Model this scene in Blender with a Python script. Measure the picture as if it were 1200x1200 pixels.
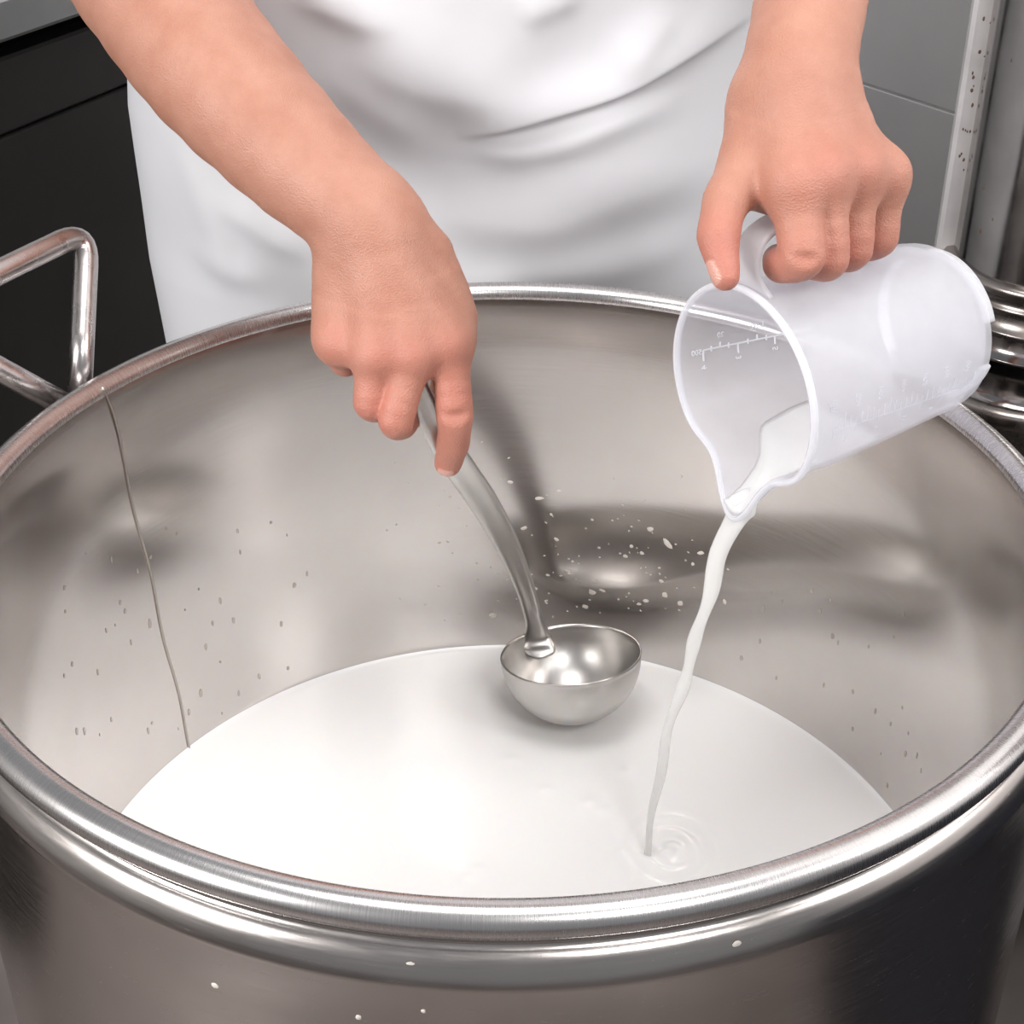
import bpy, math, random
import numpy as np
from mathutils import Vector, Matrix

for o in list(bpy.data.objects):
    bpy.data.objects.remove(o, do_unlink=True)
SC = bpy.context.scene
COL = SC.collection
random.seed(4)
RNG = np.random.default_rng(7)

# ------------------------------------------------------------------ camera
# z = 0 is the height of the pot rim, the pot's axis is x = y = 0, floor z = -0.80
F = 1800.0
CAM = np.array([0.003, -0.7255, 0.4517])
PITCH = 0.5565
FW = np.array([0.0, math.cos(PITCH), -math.sin(PITCH)])
RT = np.array([1.0, 0.0, 0.0])
UP = np.array([0.0, math.sin(PITCH), math.cos(PITCH)])
cd = bpy.data.cameras.new('camera')
cam = bpy.data.objects.new('camera', cd)
COL.objects.link(cam)
cam.location = CAM
cam.rotation_euler = (math.pi / 2 - PITCH, 0, 0)
cd.sensor_width = 36.0
cd.lens = 36.0 * F / 1200.0
cd.clip_start = 0.02
SC.camera = cam

def P(px, py, d):
    """point seen at a pixel, d metres away along the optical axis"""
    return CAM + d * (FW + (px - 600) / F * RT - (py - 600) / F * UP)
def at_y(px, py, y):
    r = FW + (px - 600) / F * RT - (py - 600) / F * UP
    return CAM + r * (y - CAM[1]) / r[1]
def at_z(px, py, z):
    r = FW + (px - 600) / F * RT - (py - 600) / F * UP
    return CAM + r * (z - CAM[2]) / r[2]

# ------------------------------------------------------------------ world, lights, exposure
W = bpy.data.worlds.new('world')
SC.world = W
W.use_nodes = True
W.node_tree.nodes['Background'].inputs[0].default_value = (0.78, 0.80, 0.84, 1)
W.node_tree.nodes['Background'].inputs[1].default_value = 0.32
SC.view_settings.view_transform = 'Standard'
SC.view_settings.look = 'None'
SC.view_settings.exposure = 0.11
SC.view_settings.gamma = 1.0
SC.view_settings.use_curve_mapping = False

def area(name, loc, target, size, power, color=(1, 1, 1), sy=None):
    l = bpy.data.lights.new(name, 'AREA')
    l.energy = power; l.color = color
    l.shape = 'RECTANGLE'; l.size = size; l.size_y = sy or size
    o = bpy.data.objects.new(name, l); COL.objects.link(o)
    o.location = loc
    d = Vector(target) - Vector(loc)
    o.rotation_euler = d.to_track_quat('-Z', 'Y').to_euler()
    return o
area('softbox_lamp', (-1.30, -1.00, 0.62), (0.0, 0.15, 0.0), 0.60, 30, (1.0, 0.985, 0.97))
area('softbox_lamp', (0.60, -1.30, 1.30), (0.05, 0.15, -0.05), 0.5, 12, (1.0, 0.99, 0.98))
area('side_lamp', (0.98, -0.42, 0.72), (0.15, 0.1, 0.0), 0.32, 5, (1.0, 0.99, 0.97))
area('overhead_fill', (0.0, -0.15, 1.75), (0.0, -0.15, 0.0), 1.2, 18, (1.0, 0.99, 0.98), 0.7)  # added overhead fill that lifts the milk; no ceiling fixture is modelled

# ------------------------------------------------------------------ object helpers
def tag(o, label=None, cat=None, group=None, kind=None):
    if label: o['label'] = label
    if cat: o['category'] = cat
    if group: o['group'] = group
    if kind: o['kind'] = kind
    return o
def empty(name, loc=(0, 0, 0), **k):
    o = bpy.data.objects.new(name, None); COL.objects.link(o)
    o.location = loc; o.empty_display_size = 0.05
    return tag(o, **k)
def link(name, me, mat=None, parent=None, **k):
    o = bpy.data.objects.new(name, me); COL.objects.link(o)
    if mat is not None and not me.materials: me.materials.append(mat)
    if parent is not None:
        o.parent = parent
        o.matrix_parent_inverse = Matrix.Translation(parent.location).inverted() if parent.type == 'EMPTY' else Matrix()
    return tag(o, **k)
def mesh(name, V, Fc, smooth=True, uv=None):
    me = bpy.data.meshes.new(name)
    me.from_pydata([tuple(map(float, v)) for v in V], [], [tuple(map(int, f)) for f in Fc])
    if uv is not None:
        L = me.uv_layers.new(name='UVMap')
        idx = np.empty(len(me.loops), np.int32); me.loops.foreach_get('vertex_index', idx)
        L.data.foreach_set('uv', np.asarray(uv, np.float32)[idx].ravel())
    me.validate()
    if smooth: me.polygons.foreach_set('use_smooth', np.ones(len(me.polygons), bool))
    me.update()
    return me
class MB:
    def __init__(s): s.V = []; s.F = []
    def add(s, V, Fc):
        n = len(s.V); s.V += [tuple(v) for v in V]; s.F += [tuple(i + n for i in f) for f in Fc]
        return s
    def box(s, lo, hi, M=None, bev=0.0):
        x0, y0, z0 = lo; x1, y1, z1 = hi
        b = min(bev, (x1-x0)/2.01, (y1-y0)/2.01, (z1-z0)/2.01)
        if b <= 0:
            V = [(x, y, z) for x in (x0, x1) for y in (y0, y1) for z in (z0, z1)]
            Fc = [(0,1,3,2),(4,6,7,5),(0,4,5,1),(2,3,7,6),(0,2,6,4),(1,5,7,3)]
        else:
            V = []; Fc = []
            # chamfered box: 24 verts
            idx = {}
            for ix in (0,1):
                for iy in (0,1):
                    for iz in (0,1):
                        c = [(x0,x1)[ix],(y0,y1)[iy],(z0,z1)[iz]]
                        sg = [1-2*ix,1-2*iy,1-2*iz]
                        for a in range(3):
                            p = [c[i] + (0 if i == a else sg[i]*b) for i in range(3)]
                            idx[ix,iy,iz,a] = len(V); V.append(tuple(p))
            for a in range(3):
                u, v = [i for i in range(3) if i != a]
                for sd in (0,1):
                    q = []
                    for (i,j) in ((0,0),(1,0),(1,1),(0,1)):
                        k = [0,0,0]; k[a]=sd; k[u]=i; k[v]=j
                        q.append(idx[k[0],k[1],k[2],a])
                    Fc.append(tuple(q))
                for i in (0,1):
                    for j in (0,1):
                        k0=[0,0,0]; k0[u]=i; k0[v]=j; k1=k0[:]; k1[a]=1
                        Fc.append((idx[(*k0,u)],idx[(*k0,v)],idx[(*k1,v)],idx[(*k1,u)]))
            for k in [(i,j,l) for i in (0,1) for j in (0,1) for l in (0,1)]:
                Fc.append((idx[(*k,0)],idx[(*k,1)],idx[(*k,2)]))
        if M is not None: V = [tuple(M @ Vector(p)) for p in V]
        return s.add(V, Fc)
    def mesh(s, name, smooth=False):
        import bmesh
        me = mesh(name, s.V, s.F, smooth)
        bm = bmesh.new(); bm.from_mesh(me); bmesh.ops.recalc_face_normals(bm, faces=bm.faces); bm.to_mesh(me); bm.free()
        return me
def lathe(name, prof, n=160, smooth=True, c=(0, 0, 0), closed=False):
    V = []; Fc = []; uv = []
    m = len(prof)
    s = 0
    for i in range(m):
        r, z = prof[i]
        if i: s += math.hypot(r - prof[i-1][0], z - prof[i-1][1])
        for k in range(n + 1):
            a = 2 * math.pi * k / n
            V.append((c[0] + r * math.cos(a), c[1] + r * math.sin(a), c[2] + z)); uv.append((a, s))
    for i in range(m - 1 + (1 if closed else 0)):
        j = (i + 1) % m
        for k in range(n):
            a, b = i * (n + 1) + k, j * (n + 1) + k
            Fc.append((a, a + 1, b + 1, b))
    me = mesh(name, V, Fc, smooth, uv)
    import bmesh
    bm = bmesh.new(); bm.from_mesh(me)
    bmesh.ops.remove_doubles(bm, verts=bm.verts, dist=1e-6)
    bmesh.ops.recalc_face_normals(bm, faces=bm.faces)
    bm.to_mesh(me); bm.free()
    if smooth: me.polygons.foreach_set('use_smooth', np.ones(len(me.polygons), bool))
    return me
def norm(v): v = np.asarray(v, float); return v / np.linalg.norm(v)
def spline(pts, n):
    """Catmull-Rom through pts"""
    p = np.asarray(pts, float); p = np.vstack([2*p[0]-p[1], p, 2*p[-1]-p[-2]])
    out = []
    m = len(p) - 3
    for t in np.linspace(0, m, n):
        i = min(int(t), m - 1); u = t - i
        a, b, c, d = p[i:i+4]
        out.append(.5*((2*b)+(-a+c)*u+(2*a-5*b+4*c-d)*u*u+(-a+3*b-3*c+d)*u**3))
    return np.array(out)
def sweep(path, wa, wb=None, n=16, up=None, cap=True, sup=2.0, twist=None):
    """tube with half widths wa (sideways) and wb along the path; up fixes the flat direction"""
    path = np.asarray(path, float); m = len(path)
    wa = np.broadcast_to(wa, m); wb = wa if wb is None else np.broadcast_to(wb, m)
    T = np.gradient(path, axis=0); T /= np.linalg.norm(T, axis=1)[:, None]
    V = []; Fc = []
    nn = np.asarray(up if up is not None else (0.31, 0.2, 0.93), float)
    for i in range(m):
        nn = nn - T[i] * (nn @ T[i]); nn = nn / np.linalg.norm(nn)
        b = np.cross(T[i], nn)
        tw = 0 if twist is None else twist[i]
        for k in range(n):
            a = 2 * math.pi * k / n + tw
            ca, sa = math.cos(a), math.sin(a)
            ca = math.copysign(abs(ca) ** (2 / sup), ca); sa = math.copysign(abs(sa) ** (2 / sup), sa)
            V.append(path[i] + b * ca * wa[i] + nn * sa * wb[i])
    for i in range(m - 1):
        for k in range(n):
            a, b2 = i * n + k, i * n + (k + 1) % n
            Fc.append((a, b2, b2 + n, a + n))
    if cap:
        Fc.append(tuple(range(n))[::-1]); Fc.append(tuple(range((m - 1) * n, m * n)))
    return V, Fc

# ------------------------------------------------------------------ materials
def mat(name):
    m = bpy.data.materials.new(name); m.use_nodes = True
    nt = m.node_tree
    return m, nt, nt.nodes['Principled BSDF']
def N(nt, t, **k):
    n = nt.nodes.new(t)
    for a, b in k.items():
        if a in n.inputs: n.inputs[a].default_value = b
        else: setattr(n, a, b)
    return n
def ramp(nt, fac, stops):
    r = N(nt, 'ShaderNodeValToRGB')
    e = r.color_ramp.elements
    while len(e) < len(stops): e.new(0.5)
    for x, (p, c) in zip(e, stops):
        x.position = p; x.color = (*c, 1) if len(c) == 3 else c
    nt.links.new(fac, r.inputs[0])
    return r
def coords(nt, kind='Object', scale=(1, 1, 1)):
    t = N(nt, 'ShaderNodeTexCoord'); mp = N(nt, 'ShaderNodeMapping')
    mp.inputs['Scale'].default_value = scale
    nt.links.new(t.outputs[kind], mp.inputs[0])
    return mp.outputs[0]
def noise(nt, vec, scale, detail=3, rough=.5):
    n = N(nt, 'ShaderNodeTexNoise', Scale=scale, Detail=detail, Roughness=rough)
    nt.links.new(vec, n.inputs['Vector'])
    return n.outputs['Fac']
def bump(nt, bs, h, strength, dist):
    b = N(nt, 'ShaderNodeBump', Strength=strength, Distance=dist)
    nt.links.new(h, b.inputs['Height']); nt.links.new(b.outputs[0], bs.inputs['Normal'])
def simple(name, col, rough=.5, metal=0.0, var=.06, scale=12, spec=.5, bmp=0.0, bscale=60, bd=.0006):
    m, nt, b = mat(name)
    v = coords(nt)
    f = noise(nt, v, scale, 4)
    c0 = tuple(max(0, x * (1 - var)) for x in col); c1 = tuple(min(1, x * (1 + var)) for x in col)
    r = ramp(nt, f, [(.3, c0), (.7, c1)])
    nt.links.new(r.outputs[0], b.inputs['Base Color'])
    b.inputs['Roughness'].default_value = rough; b.inputs['Metallic'].default_value = metal
    b.inputs['Specular IOR Level'].default_value = spec
    if bmp: bump(nt, b, noise(nt, v, bscale, 3), bmp, bd)
    return m
def steel(name, col=(.62, .60, .585), r0=.16, r1=.30, aniso=.0, uvbrush=None, scale=5, bmp=0.0, smudge=.10):
    m, nt, b = mat(name)
    b.inputs['Metallic'].default_value = 1
    v = coords(nt)
    big = noise(nt, v, scale, 5, .6)
    c0 = tuple(x * (1 - smudge) for x in col)
    rc = ramp(nt, big, [(.35, c0), (.65, col)])
    nt.links.new(rc.outputs[0], b.inputs['Base Color'])
    src = big
    if uvbrush:
        bv = coords(nt, 'UV', uvbrush)
        src = noise(nt, bv, 1.0, 4, .65)
    mr = N(nt, 'ShaderNodeMapRange')
    mr.inputs[1].default_value = .3; mr.inputs[2].default_value = .7
    mr.inputs[3].default_value = r0; mr.inputs[4].default_value = r1
    nt.links.new(src, mr.inputs[0]); nt.links.new(mr.outputs[0], b.inputs['Roughness'])
    if bmp: bump(nt, b, src, bmp, .0004)
    if aniso:
        b.inputs['Anisotropic'].default_value = aniso
        tg = N(nt, 'ShaderNodeTangent', direction_type='RADIAL', axis='Z')
        nt.links.new(tg.outputs[0], b.inputs['Tangent'])
    return m
M = {}
M['pot_in'] = steel('brushed_steel_inner', (.655, .62, .60), .13, .19, .55, (5, 900, 1), 6, .012)
M['pot_out'] = steel('worn_steel_outer', (.58, .535, .51), .18, .28, .25, (10, 500, 1), 7, .012, .14)
M['rim'] = steel('polished_rim_steel', (.66, .635, .63), .24, .31, 0, (420, 5, 1), 30, .006)
M['tube'] = steel('handle_tube_steel', (.60, .56, .55), .22, .34, 0, None, 60, 0)
M['column'] = steel('column_steel', (.42, .40, .39), .08, .2, 0, None, 14, 0, .2)
M['band'] = steel('dull_band_steel', (.36, .33, .31), .22, .36, 0, None, 20, 0, .2)
M['ladle'] = steel('ladle_steel', (.56, .54, .52), .28, .36, 0, None, 25, 0, .06)
M['worktop'] = steel('worktop_steel', (.55, .56, .56), .32, .42, 0, None, 10, 0)
M['seam'] = steel('weld_steel', (.46, .42, .38), .3, .5, 0, None, 90, 0)
M['dark'] = simple('dark_enamel', (.026, .024, .022), .34, 0, .3, 5)
M['black'] = simple('black_gap', (.004, .004, .004), .7)
M['navy'] = simple('dark_navy_enamel', (.010, .012, .020), .35, 0, .3, 5)
M['tile'] = simple('grey_glazed_tile', (.82, .80, .80), .22, 0, .04, 9)
M['grout'] = simple('pale_grout', (.86, .84, .83), .8)
M['floor'] = simple('brown_floor', (.19, .163, .152), .45, 0, .25, 6)
M['plaster'] = simple('white_plaster', (.78, .78, .77), .8)
M['cloth'] = simple('white_cotton_twill', (.655, .655, .68), .62, 0, .012, 30, .35, .12, 900, .0003)
M['dried'] = simple('dried_milk', (.62, .58, .53), .5, 0, .1, 200)
M['drip'] = simple('dull_drip_marks', (.50, .46, .42), .40, .85, .12, 120)
M['shoe'] = simple('white_clog', (.75, .75, .74), .4)
M['hair'] = simple('brown_hair', (.05, .03, .02), .5, 0, .4, 80)
M['rust'] = simple('brown_spots', (.10, .055, .025), .6, 0, .4, 90)

m, nt, b = mat('milk'); M['milk'] = m
b.inputs['Base Color'].default_value = (.955, .94, .925, 1); b.inputs['Roughness'].default_value = .22
b.inputs['Subsurface Weight'].default_value = .35; b.inputs['Subsurface Radius'].default_value = (1, .8, .6)
b.inputs['Subsurface Scale'].default_value = .006
bump(nt, b, noise(nt, coords(nt), 9, 3), .25, .003)
m, nt, b = mat('thin_milk'); M['thin'] = m
b.inputs['Base Color'].default_value = (.97, .97, .96, 1); b.inputs['Roughness'].default_value = .08; b.inputs['Subsurface Weight'].default_value = .7; b.inputs['Subsurface Radius'].default_value = (1, 1, 1); b.inputs['Subsurface Scale'].default_value = .008
tr = N(nt, 'ShaderNodeBsdfTransparent'); tl = N(nt, 'ShaderNodeBsdfTranslucent', Color=(.88, .89, .87, 1))
mx = N(nt, 'ShaderNodeMixShader', Fac=.15); mx2 = N(nt, 'ShaderNodeMixShader', Fac=.38)
nt.links.new(b.outputs[0], mx.inputs[1]); nt.links.new(tl.outputs[0], mx.inputs[2])
nt.links.new(mx.outputs[0], mx2.inputs[1]); nt.links.new(tr.outputs[0], mx2.inputs[2])
nt.links.new(mx2.outputs[0], nt.nodes['Material Output'].inputs[0])
def plastic(name, trans, col=(.95, .952, .968)):
    m, nt, b = mat(name)
    b.inputs['Base Color'].default_value = (*col, 1); b.inputs['Roughness'].default_value = .26
    b.inputs['Specular IOR Level'].default_value = .5
    tr = N(nt, 'ShaderNodeBsdfTransparent', Color=(.96, .96, .99, 1)); tl = N(nt, 'ShaderNodeBsdfTranslucent', Color=(*col, 1))
    mx = N(nt, 'ShaderNodeMixShader', Fac=.5)
    v = coords(nt)
    mr = N(nt, 'ShaderNodeMapRange'); mr.inputs[3].default_value = trans - .05; mr.inputs[4].default_value = trans + .05
    nt.links.new(noise(nt, v, 28, 4), mr.inputs[0])
    mx2 = N(nt, 'ShaderNodeMixShader')
    nt.links.new(mr.outputs[0], mx2.inputs[0])
    nt.links.new(b.outputs[0], mx.inputs[1]); nt.links.new(tl.outputs[0], mx.inputs[2])
    nt.links.new(mx.outputs[0], mx2.inputs[1]); nt.links.new(tr.outputs[0], mx2.inputs[2])
    nt.links.new(mx2.outputs[0], nt.nodes['Material Output'].inputs[0])
    return m
M['jug'] = plastic('frosted_polypropylene', .64)
M['jugthick'] = plastic('thick_polypropylene', .30)
M['mark'] = plastic('raised_markings', .10, (.95, .96, .97))
M['faint'] = plastic('faint_markings', .62, (.95, .96, .98))

m, nt, b = mat('skin'); M['skin'] = m
at = N(nt, 'ShaderNodeAttribute', attribute_name='tint')
v = coords(nt)
n1 = noise(nt, v, 34, 5, .6)
rc = ramp(nt, n1, [(.3, (.395, .178, .120)), (.7, (.465, .232, .165))])
mxr = N(nt, 'ShaderNodeMix', data_type='RGBA', blend_type='MIX')
sep = N(nt, 'ShaderNodeSeparateColor')
nt.links.new(at.outputs['Color'], sep.inputs[0])
mxr.inputs[7].default_value = (.50, .155, .122, 1)
nt.links.new(sep.outputs[0], mxr.inputs[0]); nt.links.new(rc.outputs[0], mxr.inputs[6])
mxn = N(nt, 'ShaderNodeMix', data_type='RGBA')
mxn.inputs[7].default_value = (.62, .33, .27, 1)
nt.links.new(sep.outputs[1], mxn.inputs[0]); nt.links.new(mxr.outputs[2], mxn.inputs[6])
mxc = N(nt, 'ShaderNodeMix', data_type='RGBA')
mxc.inputs[7].default_value = (.50, .20, .13, 1)
nt.links.new(sep.outputs[2], mxc.inputs[0]); nt.links.new(mxn.outputs[2], mxc.inputs[6])
nt.links.new(mxc.outputs[2], b.inputs['Base Color'])
mrr = N(nt, 'ShaderNodeMapRange'); mrr.inputs[3].default_value = .52; mrr.inputs[4].default_value = .28
nt.links.new(sep.outputs[1], mrr.inputs[0]); nt.links.new(mrr.outputs[0], b.inputs['Roughness'])
b.inputs['Subsurface Weight'].default_value = .18; b.inputs['Subsurface Radius'].default_value = (1, .35, .2)
b.inputs['Subsurface Scale'].default_value = .004; b.inputs['Specular IOR Level'].default_value = .45
vo = N(nt, 'ShaderNodeTexVoronoi', Scale=900.0); nt.links.new(v, vo.inputs['Vector'])
ad = N(nt, 'ShaderNodeMath', operation='ADD')
nt.links.new(vo.outputs['Distance'], ad.inputs[0]); nt.links.new(noise(nt, v, 260, 4, .6), ad.inputs[1])
bump(nt, b, ad.outputs[0], .35, .0008)

# ------------------------------------------------------------------ the room
FLOOR = -0.80
CEIL = 1.80
mb = MB(); mb.box((-2.6, -3.0, FLOOR - .05), (2.6, 2.4, FLOOR))
link('floor', mb.mesh('floor'), M['floor'], kind='structure')
# the tiled wall runs from far left to near right
wd = norm((-.574, .819, 0)); wn = np.array([-.819, -.574, 0.0])
wp = at_y(1060, 200, .75)
yaw = math.atan2(-wd[1], -wd[0])            # local +x runs to the near right
WM = Matrix.Translation((wp[0], wp[1], 0)) @ Matrix.Rotation(yaw, 4, 'Z')
s_ = 1 if (WM.to_3x3() @ Vector((0, -1, 0))).dot(Vector(wn)) > 0 else -1
mb = MB(); mb.box((-1.3, .0004, FLOOR), (2.6, .11, CEIL), WM)
wall = link('wall_right', mb.mesh('wall_right'), M['grout'], kind='structure')
TW, TH = .30, .20
zg = at_y(1050, 122, .75)                     # a joint passes here
loc = WM.inverted() @ Vector(zg)
z0 = zg[2] + .004
tb = MB(); tb.box((-TW/2 + .0012, -.0014, -TH/2 + .0012), (TW/2 - .0012, .004, TH/2 - .0012), None, .0008)
tme = tb.mesh('tile')
k0 = int((FLOOR - z0) / TH); k1 = int((.75 - z0) / TH)
for k in range(k0, k1 + 1):
    zc = z0 + (k + .5) * TH
    if zc - TH/2 < FLOOR: continue
    for i in range(-3, 7):
        xc = i * TW - .02
        t = link('tile', tme, M['tile'], wall)
        t.matrix_world = WM @ Matrix.Translation((xc, 0, zc)); t.matrix_parent_inverse = Matrix()
mb = MB(); mb.box((-2.6, 2.3, FLOOR), (2.6, 2.4, CEIL)); link('wall_back', mb.mesh('wall_back'), M['plaster'], kind='structure')
mb = MB(); mb.box((-2.7, -3.0, FLOOR), (-2.6, 2.4, CEIL)); link('wall_left', mb.mesh('wall_left'), M['plaster'], kind='structure')

# ------------------------------------------------------------------ dark cabinet run on the left
A = at_y(45, 48, .80)
cdir = norm((.446, .895, 0))
cyaw = math.atan2(cdir[1], cdir[0])
CM = Matrix.Translation((A[0], A[1], 0)) @ Matrix.Rotation(cyaw, 4, 'Z')   # local +x away, local -y faces the pot
ztop = A[2]
cab = empty('dark_cabinet', (A[0], A[1], FLOOR), label='black enamelled kitchen cabinet behind the pot handle, under a steel worktop', cat='cabinet')
def cpart(name, lo, hi, m, bev=.003, par=cab):
    q = MB(); q.box(lo, hi, CM, bev)
    return link(name, q.mesh(name), m, par)
cpart('body', (-1.0, .03, FLOOR + .08), (.5, .62, ztop - .02), M['black'])
cpart('plinth', (-1.0, .08, FLOOR), (.5, .60, FLOOR + .08), M['black'])
cpart('top_rail', (-1.0, .0, ztop - .075), (.5, .03, ztop - .004), M['dark'])
for x0, x1 in ((-1.0, -.45), (-.45, .5)):
    cpart('door', (x0 + .002, .004, FLOOR + .085), (x1 - .002, .03, ztop - .078), M['dark'])
wt = cpart('worktop', (-1.02, -.02, ztop + .016), (.52, .66, ztop + .056), M['worktop'], .004, None)
tag(wt, 'grey stainless worktop on the black cabinet at the upper left', 'worktop')
q = MB(); q.box((-1.0, .05, ztop - .02), (.5, .62, ztop + .016), CM); link('recess', q.mesh('recess'), M['black'], cab)

# added dark cabinet, put right of the pot to darken its steel reflections
RM = WM @ Matrix.Translation((1.28, 0, 0))
cab2 = empty('added_dark_cabinet', tuple((RM @ Vector((0, -.3, FLOOR)))[:]), label='added dark navy cabinet right of the pot, darkening its reflections', cat='cabinet')
def rpart(name, lo, hi, m, bev=.003):
    q = MB(); q.box(lo, hi, RM, bev)
    return link(name, q.mesh(name), m, cab2)
rpart('body', (-.62, -.46, FLOOR + .08), (.72, -.012, -.06), M['navy'])
rpart('plinth', (-.60, -.42, FLOOR), (.70, -.03, FLOOR + .08), M['black'])
rpart('top', (-.63, -.485, -.06), (.73, -.012, -.03), M['navy'])
for i in range(3):
    rpart('door', (-.615 + i * .445, -.478, FLOOR + .09), (-.178 + i * .445, -.46, -.07), M['navy'])
    rpart('handle', (-.225 + i * .445, -.50, -.35), (-.21 + i * .445, -.478, -.18), M['navy'])

# ------------------------------------------------------------------ stainless column behind the pot on the right
CY = .47; rc = .080
_a = np.linspace(0, 2 * math.pi, 241)
def left_px(cx, z, r):
    q_ = np.stack([cx + r * np.cos(_a), CY + r * np.sin(_a), 0 * _a + z], 1) - CAM
    return (600 + F * (q_ @ RT) / (q_ @ FW)).min()
CX = min(np.linspace(.3, .6, 601), key=lambda c: abs(left_px(c, .0, rc) - 1127))
colm = empty('steel_column', (CX, CY, FLOOR), label='tall polished steel column with stacked flanges behind the pot', cat='column')
def zat(py, rr):                              # height whose near arc passes px 1180 at py
    best = None
    for z in np.linspace(-.35, .3, 651):
        q_ = np.stack([CX + rr * np.cos(_a), CY + rr * np.sin(_a), 0 * _a + z], 1) - CAM
        q_ = q_[np.sin(_a) < 0.0]
        x = 600 + F * (q_ @ RT) / (q_ @ FW); y = 600 - F * (q_ @ UP) / (q_ @ FW)
        k = np.abs(x - 1180).argmin()
        e = abs(y[k] - py)
        if best is None or e < best[0]: best = (e, z)
    return best[1]
z_f = zat(352, .094)
link('shaft', lathe('shaft', [(rc, .95), (rc, z_f + .010), (rc + .001, z_f + .004)], 96, c=(CX, CY, 0)), M['column'], colm)
link('flange', lathe('flange', [(rc, z_f + .008), (rc + .006, z_f + .007), (rc + .0085, z_f + .004), (rc + .0085, z_f + .000), (rc + .006, z_f - .003), (rc + .005, z_f - .005), (rc + .005, z_f - .011), (rc + .0065, z_f - .012), (rc + .0065, z_f - .015), (rc + .004, z_f - .019)], 96, c=(CX, CY, 0)), M['band'], colm)
z_r = zat(398, .09)
link('collar', lathe('collar', [(rc + .004, z_f - .018), (rc + .004, z_r + .004), (rc + .0065, z_r + .003), (rc + .0065, z_r - .001), (rc + .004, z_r - .003)], 96, c=(CX, CY, 0)), M['band'], colm)
z_s = zat(424, .085)
link('lower_shaft', lathe('lower_shaft', [(rc + .003, z_r - .002), (rc + .003, z_s + .001), (rc + .006, z_s), (rc + .006, z_s - .003), (rc + .002, z_s - .004), (rc + .001, zat(455, .083)), (rc + .003, zat(470, .085)), (rc + .010, zat(482, .09)), (rc + .020, zat(490, .1))], 96, c=(CX, CY, 0)), M['column'], colm)
zb = zat(492, .105)
link('base_flange', lathe('base_flange', [(rc + .016, zb + .006), (rc + .024, zb + .004), (rc + .026, zb), (rc + .026, zb - .01), (rc + .018, zb - .013), (rc + .018, FLOOR)], 96, c=(CX, CY, 0)), M['band'], colm)
# rust-brown spots on the column
sp = MB()
for i in range(46):
    a = math.radians(random.uniform(195, 260)); z = random.uniform(z_f + .02, .30); r = random.uniform(.0005, .0014)
    c = np.array([CX + (rc) * math.cos(a), CY + rc * math.sin(a), z]); t = np.array([-math.sin(a), math.cos(a), 0]); nr = np.array([math.cos(a), math.sin(a), 0])
    V = [c + nr * .0006]; 
    for k in range(7):
        an = k / 7 * 6.2832; V.append(c + t * r * math.cos(an) * random.uniform(.7, 1.1) + np.array([0, 0, 1]) * r * 1.5 * math.sin(an) * random.uniform(.7, 1.2))
    sp.add(V, [(0, k + 1, (k + 1) % 7 + 1) for k in range(7)])
link('brown_spots', sp.mesh('brown_spots'), M['rust'], colm, kind='stuff')

# flat grey post beside the column
pl_ = at_y(1094, 290, .50); pr_ = at_y(1126, 290, .50)
post = MB(); post.box((pl_[0], .49, FLOOR), (pr_[0], .502, .90), None, .003)
po = empty('steel_post', ((pl_[0] + pr_[0]) / 2, .5, FLOOR), label='narrow pale grey steel post left of the column', cat='post')
link('profile', post.mesh('profile'), simple('post_paint', (.50, .48, .48), .38, 0.25, .1, 30), po)
ft = MB(); ft.box((pl_[0] - .02, .47, FLOOR), (pr_[0] + .02, .545, FLOOR + .008), None, .002); link('foot_plate', ft.mesh('foot_plate'), M['band'], po)
sp = MB()
for i in range(26):
    z = random.uniform(.0, .27) if i % 2 else random.uniform(.02, .12)
    x = random.uniform(pl_[0] + .006, pr_[0] - .006); r = random.uniform(.0005, .0013)
    V = [(x, .4894, z)]
    for k in range(7):
        an = k / 7 * 6.2832; V.append((x + r * math.cos(an) * random.uniform(.6, 1.1), .4899, z + r * 1.6 * math.sin(an) * random.uniform(.7, 1.2)))
    sp.add(V, [(0, k + 1, (k + 1) % 7 + 1) for k in range(7)])
link('brown_spots', sp.mesh('brown_spots'), M['rust'], po, kind='stuff')

# ------------------------------------------------------------------ the pot
R = .3003; RI = .2902; HM = .3107; BOT = -.60
pot = empty('stockpot', (0, 0, BOT), label='large round stainless steel pot half filled with milk', cat='pot')
inner = [(.2954, .0058), (.2936, .0038), (.2924, .000), (.2917, -.007), (.2911, -.014), (.2906, -.022), (.2903, -.030), (RI, -.04), (RI, -.12), (RI, -.22), (RI, -.32), (RI, -.45), (RI, BOT + .045)]
for k in range(1, 7):
    a = k / 6 * math.pi / 2
    inner.append((RI - .042 * (1 - math.cos(a)), BOT + .045 - .042 * math.sin(a)))
inner += [(.12, BOT + .003), (0.0, BOT + .003)]
link('inner_wall', lathe('inner_wall', inner, 256), M['pot_in'], pot)
RO = .3098
outer = [(R + .0045, -.0070), (R + .0015, -.0095), (R + .0002, -.0125), (R + .0004, -.0150), (R + .0024, -.0156), (R + .0048, -.0178), (R + .0070, -.0212), (R + .0086, -.0252), (R + .0097, -.0288), (R + .0100, -.0304), (RO, -.0320), (RO, -.06), (RO, -.12), (RO, -.25), (RO, -.40), (RO, BOT + .05)]
for k in range(1, 7):
    a = k / 6 * math.pi / 2
    outer.append((RO - .045 * (1 - math.cos(a)), BOT + .05 - .05 * math.sin(a)))
outer += [(.1, BOT), (0.0, BOT)]
link('outer_wall', lathe('outer_wall', outer, 256), M['pot_out'], pot)
rr = .0082
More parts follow.
